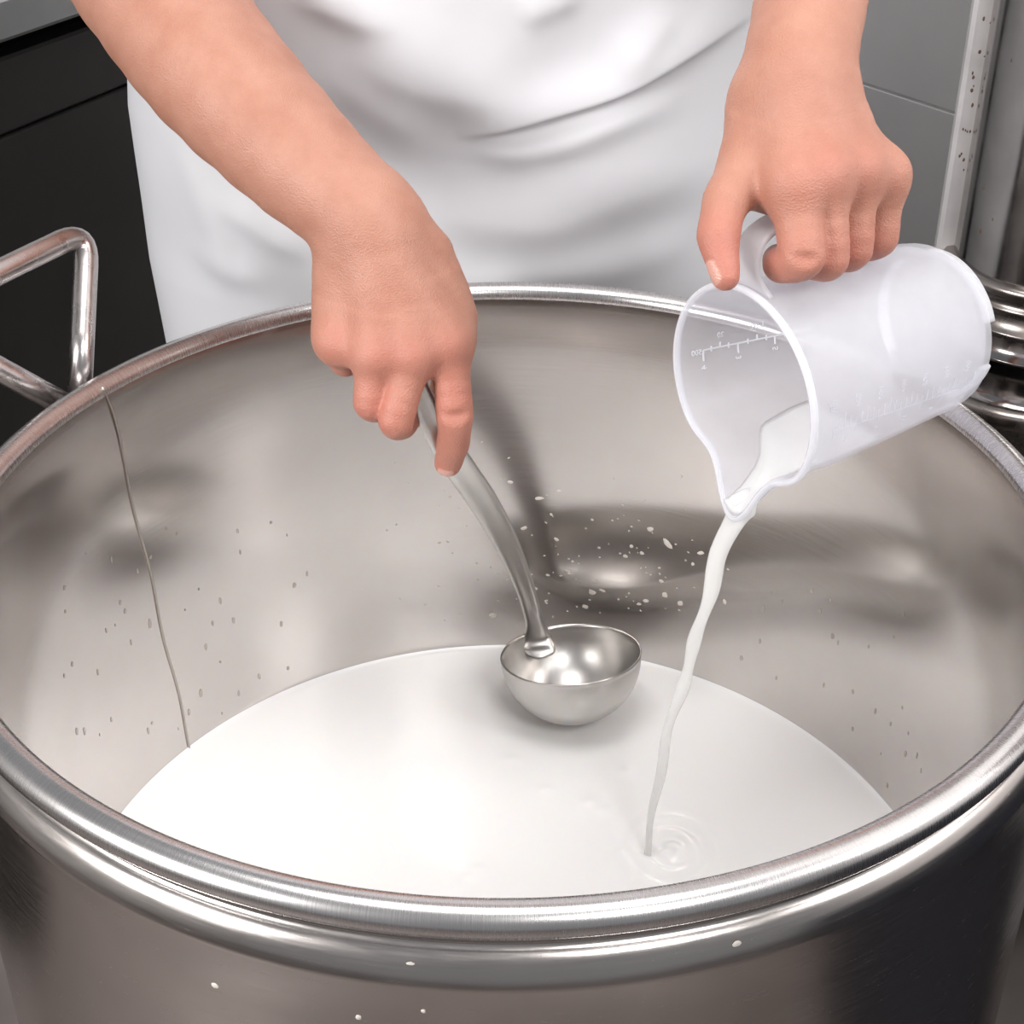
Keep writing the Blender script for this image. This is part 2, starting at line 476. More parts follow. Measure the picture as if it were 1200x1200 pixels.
link('rolled_rim', lathe('rolled_rim', [(R + rr * math.cos(a), rr * .95 * math.sin(a)) for a in np.linspace(0, 2 * math.pi, 33)[:-1]], 320, closed=True), M['rim'], pot)
# weld seam down the inside
phi = 2.62
ph = [(RI + .0030, .0055), (RI + .0010, -.006), (RI - .0003, -.02)] + [(RI - .0003, z) for z in np.linspace(-.05, -.315, 18)]
path = []
for r, z in ph:
    a = phi + .004 * math.sin(z * 55) - .29 * (-z) + .012
    path.append((r * math.cos(a), r * math.sin(a), z))
V, Fc = sweep(spline(path, 70), .0011, .0009, 6)
link('weld_seam', mesh('weld_seam', V, Fc), M['seam'], pot, label='brownish weld line')
# tubular handle: a triangle with both feet welded at one place
hr = np.array([math.cos(phi), math.sin(phi), 0]); ht = np.array([math.sin(phi), -math.cos(phi), 0]); hz = np.array([0, 0, 1.0])
def handle(phi_):
    hr = np.array([math.cos(phi_), math.sin(phi_), 0]); ht = np.array([math.sin(phi_), -math.cos(phi_), 0])
    w = hr * (RO + .006)
    c = w + hr * .040 + hz * .074
    v1, v2 = c + ht * .079, c - ht * .079
    f1 = w + ht * .008 - hz * .006 ; f2 = w - ht * .006 - hz * .008
    pts = []
    def corner(a, b, c_, rad):
        u = norm(a - b); v = norm(c_ - b)
        for t in np.linspace(0, 1, 9):
            pts.append((1-t)**2 * (b + u * rad) + 2*t*(1-t) * b + t*t * (b + v * rad))
    pts.append(f1); pts.append(f1 + (v1 - f1) * .35)
    corner(f1, v1, v2, .026); pts.append((v1 + v2) / 2); corner(v1, v2, f2, .026)
    pts.append(f2 + (v2 - f2) * .35); pts.append(f2)
    return sweep(pts, .0078, None, 20)
for pa in (phi + .035, phi + .035 - math.pi):
    V, Fc = handle(pa); link('handle', mesh('handle', V, Fc), M['tube'], pot)
# drops of milk on the steel
def splat(c, nr, tx, ty, a, b_, h, k=9):
    V = [c + nr * h]
    ring = []
    for j in range(k):
        an = j / k * 6.2832; f = random.uniform(.8, 1.15)
        ring.append(c + tx * a * f * math.cos(an) + ty * b_ * f * math.sin(an))
    mid = [c + (p - c) * .7 + nr * h * .75 for p in ring]
    return V + mid + ring, [(0, j + 1, (j + 1) % k + 1) for j in range(k)] + [(j + 1, j + 1 + k, (j + 1) % k + 1 + k, (j + 1) % k + 1) for j in range(k)]
def on_inner(px, py):
    d = FW + (px - 600) / F * RT - (py - 600) / F * UP
    A_ = d[0]**2 + d[1]**2; B_ = 2 * (CAM[0]*d[0] + CAM[1]*d[1]); C_ = CAM[0]**2 + CAM[1]**2 - (RI - .0002)**2
    t = (-B_ + math.sqrt(B_*B_ - 4*A_*C_)) / (2*A_)
    return CAM + d * t
sm = MB()
spots = [(694,694,6,4),(686,711,6,3.5),(782,637,11,4.5),(752,648,4,3),(733,652,5,3),(779,697,6,5),(797,707,5,5),(775,681,4,3),(706,692,6,2.5),(757,704,6,3),(749,708,5,2.5),(652,632,5,2.5),(614,619,6,3),(646,603,3,2),(821,648,6,3),(740,640,3,3),(702,642,3,2),(671,658,2.5,2.5),(665,669,5,2),(642,674,4,2),(628,690,3,3),(697,681,3,3),(667,672,3,2),(812,661,3,3),(835,704,6,3),(849,705,5,3),(843,650,4,3),(578,721,7,5),(632,584,7,3),(598,565,5,3),(655,575,4,2),(694,609,3,2),(640,706,5,1.6),(762,620,6,4)]
for i in range(95):
    spots.append((random.gauss(720, 75), random.gauss(670, 42), random.uniform(1.0, 2.6), random.uniform(.9, 1.8)))
for i in range(26):
    spots.append((random.uniform(440, 600), random.uniform(500, 740), random.uniform(1.0, 3.2), random.uniform(.8, 1.5)))
for (px, py, a, b_) in spots:
    if py > 735 or py < 480: continue
    c = on_inner(px, py)
    rad = np.array([c[0], c[1], 0]) / RI; t = np.array([-rad[1], rad[0], 0])
    an = random.gauss(.25, .5)
    tx = t * math.cos(an) + hz * math.sin(an); ty = -t * math.sin(an) + hz * math.cos(an)
    s = 1 / 1650.
    V, Fc = splat(c, -rad, tx, ty, a * s * .8, b_ * s * .9, .0003)
    sm.add(V, Fc)
# and a few on the outside below the rim
for (px, py, a) in [(491,1101,6),(605,1109,7),(479,1139,7),(867,1113,6),(815,1135,4),(252,1155,5),(430,1123,4),(818,1108,4),(496,1185,3),(155,985,3),(420,1192,4),(600,1066,3),(699,1062,3)]:
    d = FW + (px - 600) / F * RT - (py - 600) / F * UP
    rO = RO + (.0008 if py < 1125 else 0)
    A_ = d[0]**2 + d[1]**2; B_ = 2 * (CAM[0]*d[0] + CAM[1]*d[1]); C_ = CAM[0]**2 + CAM[1]**2 - rO**2
    dd = B_*B_ - 4*A_*C_
    if dd < 0: continue
    c = CAM + d * (-B_ - math.sqrt(dd)) / (2*A_)
    if c[2] > -.02: continue
    if c[2] > -.031:
        rO = float(np.interp(-c[2], [-z for r_, z in outer[2:12]], [r_ for r_, z in outer[2:12]])); c = c * [rO / (RO + .0008), rO / (RO + .0008), 1]
    rad = np.array([c[0], c[1], 0]) / rO; t = np.array([-rad[1], rad[0], 0])
    V, Fc = splat(c, rad, t, hz, a / 2900., a / 2500., .0004)
    sm.add(V, Fc)
dm = MB()
for i in range(80):
    if i % 5 < 3: px, py = random.uniform(70, 370), random.uniform(610, 880)
    else: px, py = random.uniform(860, 1080), random.uniform(690, 930)
    c = on_inner(px, py)
    if c[2] < -HM + .008: continue
    rad = np.array([c[0], c[1], 0]) / RI; t = np.array([-rad[1], rad[0], 0])
    w_ = random.uniform(.0006, .0016); h_ = w_ * random.uniform(1.2, 3.2)
    V, Fc = splat(c, -rad, t, hz, w_, h_, .00012)
    dm.add(V, Fc)
link('drip_marks', dm.mesh('drip_marks', True), M['drip'], pot, kind='stuff')
link('milk_splashes', sm.mesh('milk_splashes', True), M['dried'], pot, kind='stuff')
# low burner stand under the pot
st = empty('burner_stand', (0, 0, FLOOR), label='low iron burner stand under the big pot', cat='stand')
link('top_ring', lathe('top_ring', [(.27, BOT - .002), (.29, BOT - .002), (.29, BOT - .022), (.27, BOT - .022)], 64, False, closed=True), M['black'], st)
for k in range(4):
    a = math.pi / 4 + k * math.pi / 2
    V, Fc = sweep([(.28 * math.cos(a), .28 * math.sin(a), BOT - .015), (.30 * math.cos(a), .30 * math.sin(a), FLOOR + .001)], .014, None, 12)
    link('leg', mesh('leg', V, Fc), M['black'], st)
link('burner', lathe('burner', [(0, BOT - .06), (.09, BOT - .06), (.10, BOT - .07), (.10, BOT - .1), (.05, BOT - .11), (.05, FLOOR)], 48), M['black'], st)

# ------------------------------------------------------------------ milk in the pot
LAND = at_z(757, 1000, -HM)
rs = np.concatenate([np.linspace(0, .27, 150), np.linspace(.273, RI + .0005, 18)])
na = 420
X = rs[:, None] * np.cos(np.linspace(0, 2*math.pi, na, endpoint=False))[None]
Y = rs[:, None] * np.sin(np.linspace(0, 2*math.pi, na, endpoint=False))[None]
Z = np.full_like(X, -HM)
dx, dy = X - (LAND[0] + .018), Y - (LAND[1] + .004)
d = np.hypot(dx, dy); an = np.arctan2(dy, dx)
Z += .0011 * np.sin(d * 420 + .8 * np.sin(2 * an + 1) + .6 * an) * np.exp(-(d / .032) ** 2) * np.clip(d / .008, 0, 1)
Z += .0028 * np.exp(-(((dx - .008) / .009) ** 2 + ((dy + .001) / .010) ** 2)) - .0025 * np.exp(-((dx + .018) ** 2 + dy ** 2) / .006 ** 2)
Z += .0004 * np.sin(X * 60 + 8 * np.sin(Y * 14)) * np.exp(-((X - .02)**2 + (Y - .06)**2) / .1**2)
for (ax, ay) in [(560, 1018), (548, 1030), (640, 925), (690, 940), (705, 950), (600, 890), (735, 905)]:
    q_ = at_z(ax, ay, -HM); Z += .0011 * np.exp(-((X - q_[0])**2 / .006**2 + (Y - q_[1])**2 / .005**2))
rr_ = np.hypot(X, Y)
Z += .0022 * np.exp(-np.clip(RI - rr_, 0, 1) / .0016)
V = np.stack([X, Y, Z], -1).reshape(-1, 3)
nr_ = len(rs); Fc = []
for i in range(nr_ - 1):
    for k in range(na):
        a, b_ = i * na + k, i * na + (k + 1) % na
        Fc.append((a, b_, b_ + na, a + na) if i else (a, b_ + na, a + na))
me = mesh('milk', V, Fc)
# body of the milk below the surface
n0 = len(V)
mo = link('milk', me, M['milk'], None, label='smooth white milk filling the lower half of the pot', cat='milk')

# ------------------------------------------------------------------ ladle
LR = .0532
lc = P(669, 768, 1.165)
ln = norm((-.07, .20, .97)); lx = norm(np.cross((0, 1, 0), ln)); ly = np.cross(ln, lx)
LMAT = np.stack([lx, ly, ln], 1)
lad = empty('ladle', tuple(lc), label='stainless steel soup ladle dipped into the milk', cat='ladle')
prof = []
for a in np.linspace(math.pi / 2, .0, 26): prof.append((LR * math.cos(a), -LR * .99 * math.sin(a)))
prof += [(LR + .0006, .0012), (LR, .0022), (LR - .0010, .0018)]
for a in np.linspace(0.0, math.pi / 2, 26): prof.append(((LR - .0016) * math.cos(a), -(LR - .0016) * .99 * math.sin(a)))
me = lathe('bowl', prof, 96)
co = np.array([v.co[:] for v in me.vertices]) @ LMAT.T + lc
me.vertices.foreach_set('co', co.ravel()); me.update()
link('bowl', me, M['ladle'], lad)
# handle: rounded tab laid on the inside of the bowl wall, then a neck, then a broad flat grip
pa = math.radians(136)
def bowlpt(a, el, off):
    v = np.array([math.cos(a) * math.cos(el), math.sin(a) * math.cos(el), -math.sin(el)])
    return LMAT @ (v * (LR + off)) + lc
hp = [P(631, 772, 1.202), P(631, 760, 1.2055), P(629, 745, 1.205), P(626, 726, 1.195), P(618, 697, 1.172), P(605, 662, 1.142), P(586, 622, 1.103), P(563, 583, 1.062), P(538, 547, 1.026), P(515, 510, 1.002), P(498, 475, .987), P(485, 445, .976), P(478, 425, .970)]
hw = [17, 20, 16, 11, 11, 13, 16, 18, 18.5, 17.5, 16, 13, 11]
dep = [1.202, 1.205, 1.205, 1.195, 1.172, 1.142, 1.103, 1.062, 1.038, 1.008, .984, .966, .956]
n = 90
path = spline(hp, n)
wA = np.interp(np.linspace(0, len(hw) - 1, n), range(len(hw)), [w * d_ / F for w, d_ in zip(hw, dep)])
sp_ = np.linspace(0, 1, n)
wA = wA * np.clip(np.sqrt(np.clip(sp_ / .05, .02, 1)), 0, 1) * np.clip(np.sqrt(np.clip((1 - sp_) / .04, .05, 1)), 0, 1)
wB = np.interp(sp_, [0, .04, .1, .25, .5, 1], [.0012, .0022, .0042, .0042, .0030, .0026])
up = norm(CAM - path[40])
V, Fc = sweep(path, wA, wB, 28, up=up, sup=2.6)
V = np.array(V).reshape(n, 28, 3)
# shallow channel along the grip
T = np.gradient(path, axis=0); T /= np.linalg.norm(T, axis=1)[:, None]
for i in range(n):
    nn = up - T[i] * (up @ T[i]); nn /= np.linalg.norm(nn)
    for k in range(28):
        s = (V[i, k] - path[i]) @ np.cross(T[i], nn) / max(wA[i], 1e-5)
        t = (V[i, k] - path[i]) @ nn
        if t > 0 and i > 25: V[i, k] -= nn * .0011 * math.exp(-(s / .45) ** 2)
link('handle', mesh('handle', V.reshape(-1, 3), Fc), M['ladle'], lad)

# ------------------------------------------------------------------ measuring jug
ja = norm((-.845, -.525, -.035))                      # from the base to the mouth
jm = P(866, 459, .885)                               # centre of the mouth
jb = norm(np.array([0, 0, 1.0]) - ja * ja[2])        # handle side
jc = np.cross(ja, jb)
roll = math.radians(4)
jb, jc = jb * math.cos(roll) + jc * math.sin(roll), -jb * math.sin(roll) + jc * math.cos(roll)
JL, J0, J1 = .157, .0525, .0612
def jrad(s): return J0 + (J1 - J0) * (s / JL)
def jpt(s, a, off=0.0):
    """point on the jug wall: s along the axis from the base, a from the handle side"""
    u = abs((a % (2*math.pi)) - math.pi)             # 0 at the spout
    f = max(0, (s - JL * .70) / (JL * .30)); f = f * f * (3 - 2 * f) if f < 1 else 1
    bul = .0205 * math.exp(-(u / .22) ** 2) * f
    nar = -.0055 * math.exp(-((u - .55) / .25) ** 2) * f
    ax = .006 * math.exp(-(u / .30) ** 2) * f
    r = jrad(s) + bul + nar + off
    return jm + ja * (s - JL + ax) + (jb * math.cos(a) + jc * math.sin(a)) * r
jug = empty('measuring_jug', tuple(jm), label='frosted plastic measuring jug tipped over and pouring', cat='jug')
ns, na = 60, 160
V = []; Fc = []
rings = []
def ring(fn): rings.append([fn(2 * math.pi * k / na) for k in range(na)])
# outside from the base centre up to the lip, then the inside back down: one closed shell
def base(rf, s): return lambda a: jm + ja * (s - JL) + (jb * math.cos(a) + jc * math.sin(a)) * J0 * rf
th = .0016
for rf in (.02, .4, .66, .74): ring(base(rf, .002))
for t in np.linspace(0, 1, 9):
    ring(base(.76 + .24 * math.sin(t * math.pi / 2), .002 + .012 * (1 - math.cos(t * math.pi / 2))))
for s in np.linspace(.018, JL - .006, ns): ring(lambda a, s=s: jpt(s, a))
for (ds, of) in ((.005, .0004), (.0042, .0020), (.0022, .0027), (.0006, .0022), (0, .0008), (.0006, -.0010)): ring(lambda a, ds=ds, of=of: jpt(JL - ds, a, of))
for s in np.linspace(JL - .004, .018, ns): ring(lambda a, s=s: jpt(s, a, -th))
for rf in (.90, .76, .4, .02): ring(base(rf, .0085 if rf > .8 else .0040))
nr_ = len(rings); V = [p for r_ in rings for p in r_]
for i in range(nr_ - 1):
    for k in range(na):
        a, b_ = i * na + k, i * na + (k + 1) % na
        Fc.append((a, b_, b_ + na, a + na))
Fc.append(tuple(range(na))[::-1]); Fc.append(tuple(range((nr_ - 1) * na, nr_ * na)))
q = MB(); q.add(V, Fc)
link('body', q.mesh('body', True), M['jug'], jug)
# lip bead
pth = [jpt(JL - .0022, 2 * math.pi * k / 200, .0012) for k in range(200)]
pth = np.array(pth + pth[:2])
V, Fc = sweep(pth, .0019, .0024, 10, up=ja, cap=False)
link('lip', mesh('lip', V, Fc), M['jugthick'], jug)
# three foot segments under the base
for k in range(3):
    a0 = -1.25 + k * 2.094
    pth = [jm + ja * (-JL + .0025) + (jb * math.cos(a) + jc * math.sin(a)) * (J0 * .86) for a in np.linspace(a0, a0 + 1.45, 30)]
    V, Fc = sweep(pth, .0016, .0040, 8, up=ja, sup=4)
    link('foot', mesh('foot', V, Fc), M['jugthick'], jug)
# strap handle
def jp(s, h, side=0.0): return jm + ja * (s - JL) + jb * (jrad(min(s, JL)) + h) + jc * side
hp = [jp(JL - .010, -.001), jp(JL - .006, .008), jp(JL - .005, .018), jp(JL - .010, .029), jp(JL - .024, .036), jp(JL - .045, .038), jp(JL - .062, .036), jp(JL - .073, .030), jp(JL - .078, .018), jp(JL - .079, .008), jp(JL - .079, -.001)]
pth = spline(hp, 80)
V, Fc = sweep(pth, np.interp(np.linspace(0, 1, 80), [0, .12, .3, 1], [.016, .011, .0095, .010]), .0022, 20, up=ja, sup=4)
V = np.array(V); link('handle', mesh('handle', V, Fc), M['jugthick'], jug)
# raised scale: lines and figures wrapped on the wall
def jwrap(s, arc, off):
    r = jrad(s); a = arc / r
    return jpt(s, a, off)
def bar(s0, s1, a0, a1, off, h=None, w=None):
    """raised strip from (s0,a0) to (s1,a1): s along the axis, a arc length"""
    w = w or .0005; h = h or (.0005 if off < 0 else .00018)
    d_ = np.array([s1 - s0, a1 - a0]); d_ = d_ / np.linalg.norm(d_); nn = np.array([-d_[1], d_[0]]) * w
    V = []
    for t in np.linspace(0, 1, 6):
        s = s0 + (s1 - s0) * t; a = a0 + (a1 - a0) * t
        for sg in (-1, 1):
            for hh in (0, h):
                V.append(jwrap(s + nn[0] * sg, a + nn[1] * sg, off + (hh if off >= 0 else -hh)))
    Fc = []
    for i in range(5):
        b_ = i * 4
        for (p, q_) in ((0, 1), (1, 3), (3, 2), (2, 0)): Fc.append((b_ + p, b_ + q_, b_ + q_ + 4, b_ + p + 4))
    Fc += [(0, 2, 3, 1), (20, 21, 23, 22)]
    return V, Fc
def figure(txt, s, arc, size, ang, off, h=.0004, mir=False):
    cu = bpy.data.curves.new('figure', 'FONT'); cu.body = txt; cu.size = size; cu.align_x = 'CENTER'; cu.align_y = 'CENTER'; cu.extrude = h / 2; cu.resolution_u = 3
    ob = bpy.data.objects.new('figure', cu); COL.objects.link(ob)
    dg = bpy.context.evaluated_depsgraph_get(); me = bpy.data.meshes.new_from_object(ob.evaluated_get(dg))
    bpy.data.objects.remove(ob); bpy.data.curves.remove(cu)
    for v in me.vertices:
        x, y, z = v.co
        if mir: x = -x
        ds = x * math.sin(ang) + y * math.cos(ang); da = x * math.cos(ang) - y * math.sin(ang)
        v.co = jwrap(s + ds, arc + da, off + (z + h / 2 if off >= 0 else -(z + h / 2)))
    me.update()
    me.materials.clear()
    return me

_g = []
for s in np.linspace(.012, JL, 120):
    for a in np.linspace(0, 2 * math.pi, 360, endpoint=False):
        _g.append((s, a, *jpt(s, a)))
_g = np.array(_g); _q = _g[:, 2:] - CAM; _dz = _q @ FW
_px = np.stack([600 + F * (_q @ RT) / _dz, 600 - F * (_q @ UP) / _dz], 1)
def jfind(px, py, near):
    """(s, arc) of the wall point seen at a pixel, on the near or the far wall"""
    d_ = np.hypot(_px[:, 0] - px, _px[:, 1] - py)
    c = np.where(d_ < 3.0)[0]
    z = _dz[c]; mid = (z.min() + z.max()) / 2
    c = c[(z < mid) if near else (z >= mid)]
    i = c[d_[c].argmin()]
    a = (_g[i, 1] + math.pi) % (2 * math.pi) - math.pi
    return _g[i, 0], a * jrad(_g[i, 0])
def marks(name, items, mt=None): 
    q = MB()
    for (V, Fc) in items: q.add(V, Fc)
    return link(name, q.mesh(name), mt or M['mark'], jug)
# far wall, seen through the mouth
e0 = jfind(822, 412, False); e1 = jfind(906, 388, False)
arc0 = (e0[1] + e1[1]) / 2
sA, sB = e0[0], min(e1[0], e0[0] - .07)
sA, sB = max(e0[0], e1[0]), min(e0[0], e1[0])
items = [bar(sA, sB - .03, arc0, arc0, -th)]
ln_ = sA - sB
sgn = -1 if jwrap(sA, arc0 + .004, 0)[2] < jwrap(sA, arc0, 0)[2] else 1   # arc step that goes up
for k, (u, l0, l1) in enumerate([(0, 0, -.0075), (.11, -.0018, .0018), (.23, 0, .0035), (.35, -.0018, .0018), (.48, 0, -.0065), (.62, -.0018, .0018), (.75, 0, .0035), (.88, -.0018, .0018), (1.0, 0, -.0055), (1.15, -.0018, .0018), (1.3, 0, .0035)]):
    s = sA - u * ln_
    items.append(bar(s, s, arc0 + sgn * l0, arc0 + sgn * l1, -th))
marks('scale_lines', items)
for txt, u, l in [('4', 0, -.0115), ('3', .48, -.0095), ('5', 1.0, -.0085)]:
    link('scale_figure', figure(txt, sA - u * ln_, arc0 + sgn * l, .0058, 0, -th), M['mark'], jug)
for txt, u, l in [('500', -.09, -.001), ('20', .23, .0085), ('1 1/2', .75, .0095)]:
    link('scale_figure', figure(txt, sA - u * ln_, arc0 + sgn * l, .0052, math.pi / 2, -th), M['mark'], jug)
# near wall
n0_ = jfind(1060, 468, True); n1_ = jfind(962, 492, True)
arc1 = n0_[1]
sgn1 = -1 if jwrap(.08, arc1 + .004, 0)[2] < jwrap(.08, arc1, 0)[2] else 1
items = [bar(.022, JL - .018, arc1 - sgn1 * .006, arc1 - sgn1 * .006, 0)]
for k in range(27):
    s = .022 + k * .0045
    items.append(bar(s, s, arc1 - sgn1 * .006, arc1 + sgn1 * (.0015 if k % 2 else (-.0010 if k % 4 else .004)), 0))
for k in range(7):
    s = .030 + k * .018
    items.append(bar(s, s, arc1 - sgn1 * .006, arc1 - sgn1 * .011, 0))
marks('scale_lines', items, M['faint'])
for k, txt in enumerate(['100', '200', '300', '400', '500', '600', '700']):
    link('scale_figure', figure(txt, .030 + k * .018, arc1 + sgn1 * .009, .0055, 0, 0, .0002), M['faint'], jug)
link('scale_figure', figure('ml', JL - .016, arc1 + sgn1 * .009, .0060, 0, 0), M['faint'], jug)
for k, txt in enumerate(['4', '8', '12', '16', '20']):
    link('scale_figure', figure(txt, .030 + k * .024, arc1 - sgn1 * .015, .0050, 0, 0, .0002), M['faint'], jug)

# ------------------------------------------------------------------ liquid: pool in the jug and the falling stream
lip = jpt(JL, math.pi, -.001)
pour = empty('poured_milk', tuple(LAND), label='thin stream of milky liquid running from the jug spout', cat='liquid')
V = []; Fc = []; NA, NC = 26, 12; cnt = 0
for s in list(np.linspace(.07, JL - .03, 14)) + list(np.linspace(JL - .026, JL - .001, 12)):
    f = min(1, max(0, (JL - s) / .075)); f = f * f * (3 - 2 * f)
    aa = np.linspace(math.pi - 1.5, math.pi + 1.5, 301)
    pz = np.array([jpt(s, a, -th - .0003)[2] for a in aa])
    zl = pz.min() + .0055 + .004 * f
    ok = np.where(pz < zl)[0]
    if len(ok) < 4: continue
    a0, a1 = aa[ok[0]], aa[ok[-1]]
    arc = [jpt(s, a, -th - .0003) for a in np.linspace(a0, a1, NA)]
    ch = [arc[-1] + (arc[0] - arc[-1]) * t + np.array([0, 0, .0012 * math.sin(t * 9 + s * 160)]) * math.sin(math.pi * t) for t in np.linspace(0, 1, NC + 2)[1:-1]]
    V += arc + ch; cnt += 1
NN = NA + NC
for i in range(cnt - 1):
    for k in range(NN):
        a, b_ = i * NN + k, i * NN + (k + 1) % NN
        Fc.append((a, b_, b_ + NN, a + NN))
Fc.append(tuple(range(NN))[::-1]); Fc.append(tuple(range((cnt - 1) * NN, cnt * NN)))
q = MB(); q.add(V, Fc); link('jug_pool', q.mesh('jug_pool', True), M['thin'], pour)
dl = (lip - CAM) @ FW; dn = (LAND - CAM) @ FW
spx = [(884, 574, 4), (876, 584, 15), (867, 598, 17), (856, 618, 13.5), (840, 660, 10), (827, 710, 8), (813, 760, 7.5), (797, 810, 7), (783, 860, 6), (772, 910, 5.5), (764, 960, 4.5), (756, 1000, 4.5)]
pts = []; ww = []
for (x, y, w) in spx:
    f = min(1, max(0, (y - 600) / 400)); dd = dl + (dn - dl) * f ** .9
    if y < 600: dd = dl + .004
    pts.append(P(x, y, dd)); ww.append(w * dd / F)
pts[-1] = LAND + np.array([0, 0, -.004])
n = 150
path = spline(pts, n); t = np.linspace(0, 1, n)
w = np.interp(t * (len(ww) - 1), range(len(ww)), ww)
w *= 1 + .13 * np.sin(t * 40 + 2 * np.sin(t * 11)) * np.clip(t * 6, 0, 1)
path += np.stack([.0011 * np.sin(t * 33) * np.clip(t * 4 - .4, 0, 1), 0 * t, 0 * t], 1)
V, Fc = sweep(path, w, w * (.55 + .25 * np.sin(t * 21)), 18, up=norm(CAM - path[40]), twist=t * 0)
link('stream', mesh('stream', V, Fc), M['thin'], pour)

# ------------------------------------------------------------------ the person
def smin(a, b, k):
    h = np.maximum(k - np.abs(a - b), 0) / k
    return np.minimum(a, b) - h * h * k * .25
class Grid:
    def __init__(s, lo, hi, h):
        s.h = h; s.lo = np.asarray(lo, float)
        s.n = np.ceil((np.asarray(hi) - s.lo) / h).astype(int) + 1
        s.ax = [(s.lo[i] + h * np.arange(s.n[i])).astype(np.float32) for i in range(3)]
        s.F = np.full(s.n, .05, np.float32)
    def sl(s, lo, hi, m):
        r = []
        for i in range(3):
            a = max(0, int((lo[i] - m - s.lo[i]) / s.h)); b = min(s.n[i], int((hi[i] + m - s.lo[i]) / s.h) + 2)
            r.append(slice(a, max(b, a + 1)))
        return tuple(r)
    def xyz(s, sl):
        return s.ax[0][sl[0]][:, None, None], s.ax[1][sl[1]][None, :, None], s.ax[2][sl[2]][None, None, :]
def cone(g, sl, a, b, ra, rb, flat=None, fn=None):
    """tapered rounded bone; flat < 1 squeezes it along fn"""
    X, Y, Z = g.xyz(sl)
    a = np.asarray(a, np.float32); d = np.asarray(b, np.float32) - a
    x, y, z = X - a[0], Y - a[1], Z - a[2]
    if flat:
        n = np.asarray(fn, np.float32); t = x * n[0] + y * n[1] + z * n[2]; q = t * (1 / flat - 1)
        x = x + n[0] * q; y = y + n[1] * q; z = z + n[2] * q
        dn = d @ n; d = d + n * dn * (1 / flat - 1)
    L2 = max(float(d @ d), 1e-12)
    t = np.clip((x * d[0] + y * d[1] + z * d[2]) / L2, 0, 1)
    t2 = t
    return (np.sqrt((x - d[0]*t)**2 + (y - d[1]*t)**2 + (z - d[2]*t)**2) - (ra + (rb - ra) * t2)).astype(np.float32)
def add(g, a, b, ra, rb, k=.004, flat=None, fn=None):
    lo = np.minimum(a, b) - max(ra, rb); hi = np.maximum(a, b) + max(ra, rb)
    sl = g.sl(lo, hi, max(.012, k))
    g.F[sl] = smin(g.F[sl], cone(g, sl, a, b, ra, rb, flat, fn), k)
def ball(g, c, r, k=.004): add(g, np.asarray(c, float), np.asarray(c, float) + 1e-4, r, r, k)
def carve(g, a, b, r, k=.003):
    a = np.asarray(a, float); b = np.asarray(b, float)
    sl = g.sl(np.minimum(a, b) - r, np.maximum(a, b) + r, .012)
    g.F[sl] = -smin(-g.F[sl], cone(g, sl, a, b, r, r), k)
def nets(g):
    """naive surface nets"""
    Fd = g.F; ins = Fd < 0
    nx, ny, nz = Fd.shape
    c = np.zeros((nx-1, ny-1, nz-1), np.uint8)
    for i in (0,1):
        for j in (0,1):
            for k in (0,1): c += ins[i:nx-1+i, j:ny-1+j, k:nz-1+k]
    act = np.argwhere((c > 0) & (c < 8))
    idx = np.full(c.shape, -1, np.int64); idx[tuple(act.T)] = np.arange(len(act))
    acc = np.zeros((len(act), 3)); cnt = np.zeros(len(act))
    offs = [(i,j,k) for i in (0,1) for j in (0,1) for k in (0,1)]
    val = {o: Fd[act[:,0]+o[0], act[:,1]+o[1], act[:,2]+o[2]].astype(float) for o in offs}
    for o in offs:
        for ax in range(3):
            if o[ax]: continue
            p = list(o); p[ax] = 1; p = tuple(p)
            va, vb = val[o], val[p]; m = (va < 0) != (vb < 0)
            t = np.where(m, va / np.where(m, va - vb, 1), 0)
            for q in range(3): acc[:, q] += np.where(m, o[q] + (t if q == ax else 0), 0)
            cnt += m
    V = g.lo + g.h * (act + acc / cnt[:, None])
    quads = []
    for ax in range(3):
        sA = [slice(None)]*3; sB = [slice(None)]*3
        sA[ax] = slice(0, -1); sB[ax] = slice(1, None)
        e = np.argwhere(ins[tuple(sA)] != ins[tuple(sB)])
        u, v = [(1,2),(2,0),(0,1)][ax]
        ok = (e[:,u] > 0) & (e[:,v] > 0) & (e[:,u] < Fd.shape[u]-1) & (e[:,v] < Fd.shape[v]-1)
        e = e[ok]
        inside = ins[tuple(e.T)]
        def cell(du, dv):
            q = e.copy(); q[:,u] -= du; q[:,v] -= dv; return idx[tuple(q.T)]
        Q = np.stack([cell(1,1), cell(0,1), cell(0,0), cell(1,0)], 1)
        Q[~inside] = Q[~inside][:, ::-1]
        quads.append(Q)
    Q = np.concatenate(quads)
    # light smoothing
    E_ = np.concatenate([Q[:, [i, (i+1) % 4]] for i in range(4)])
    for _ in range(2):
        s = np.zeros_like(V); n = np.zeros(len(V))
        np.add.at(s, E_[:,0], V[E_[:,1]]); np.add.at(n, E_[:,0], 1)
        V = V + .45 * (s / np.maximum(n, 1)[:, None] - V)
    return V, Q
def limb(g, ch, n=14):
    p = spline([c for c, _ in ch], n); r = spline([[q, 0, 0] for _, q in ch], n)[:, 0]
    for i in range(n - 1): add(g, p[i], p[i+1], r[i], r[i+1], .006)
BV = []; BF = []; BT = []
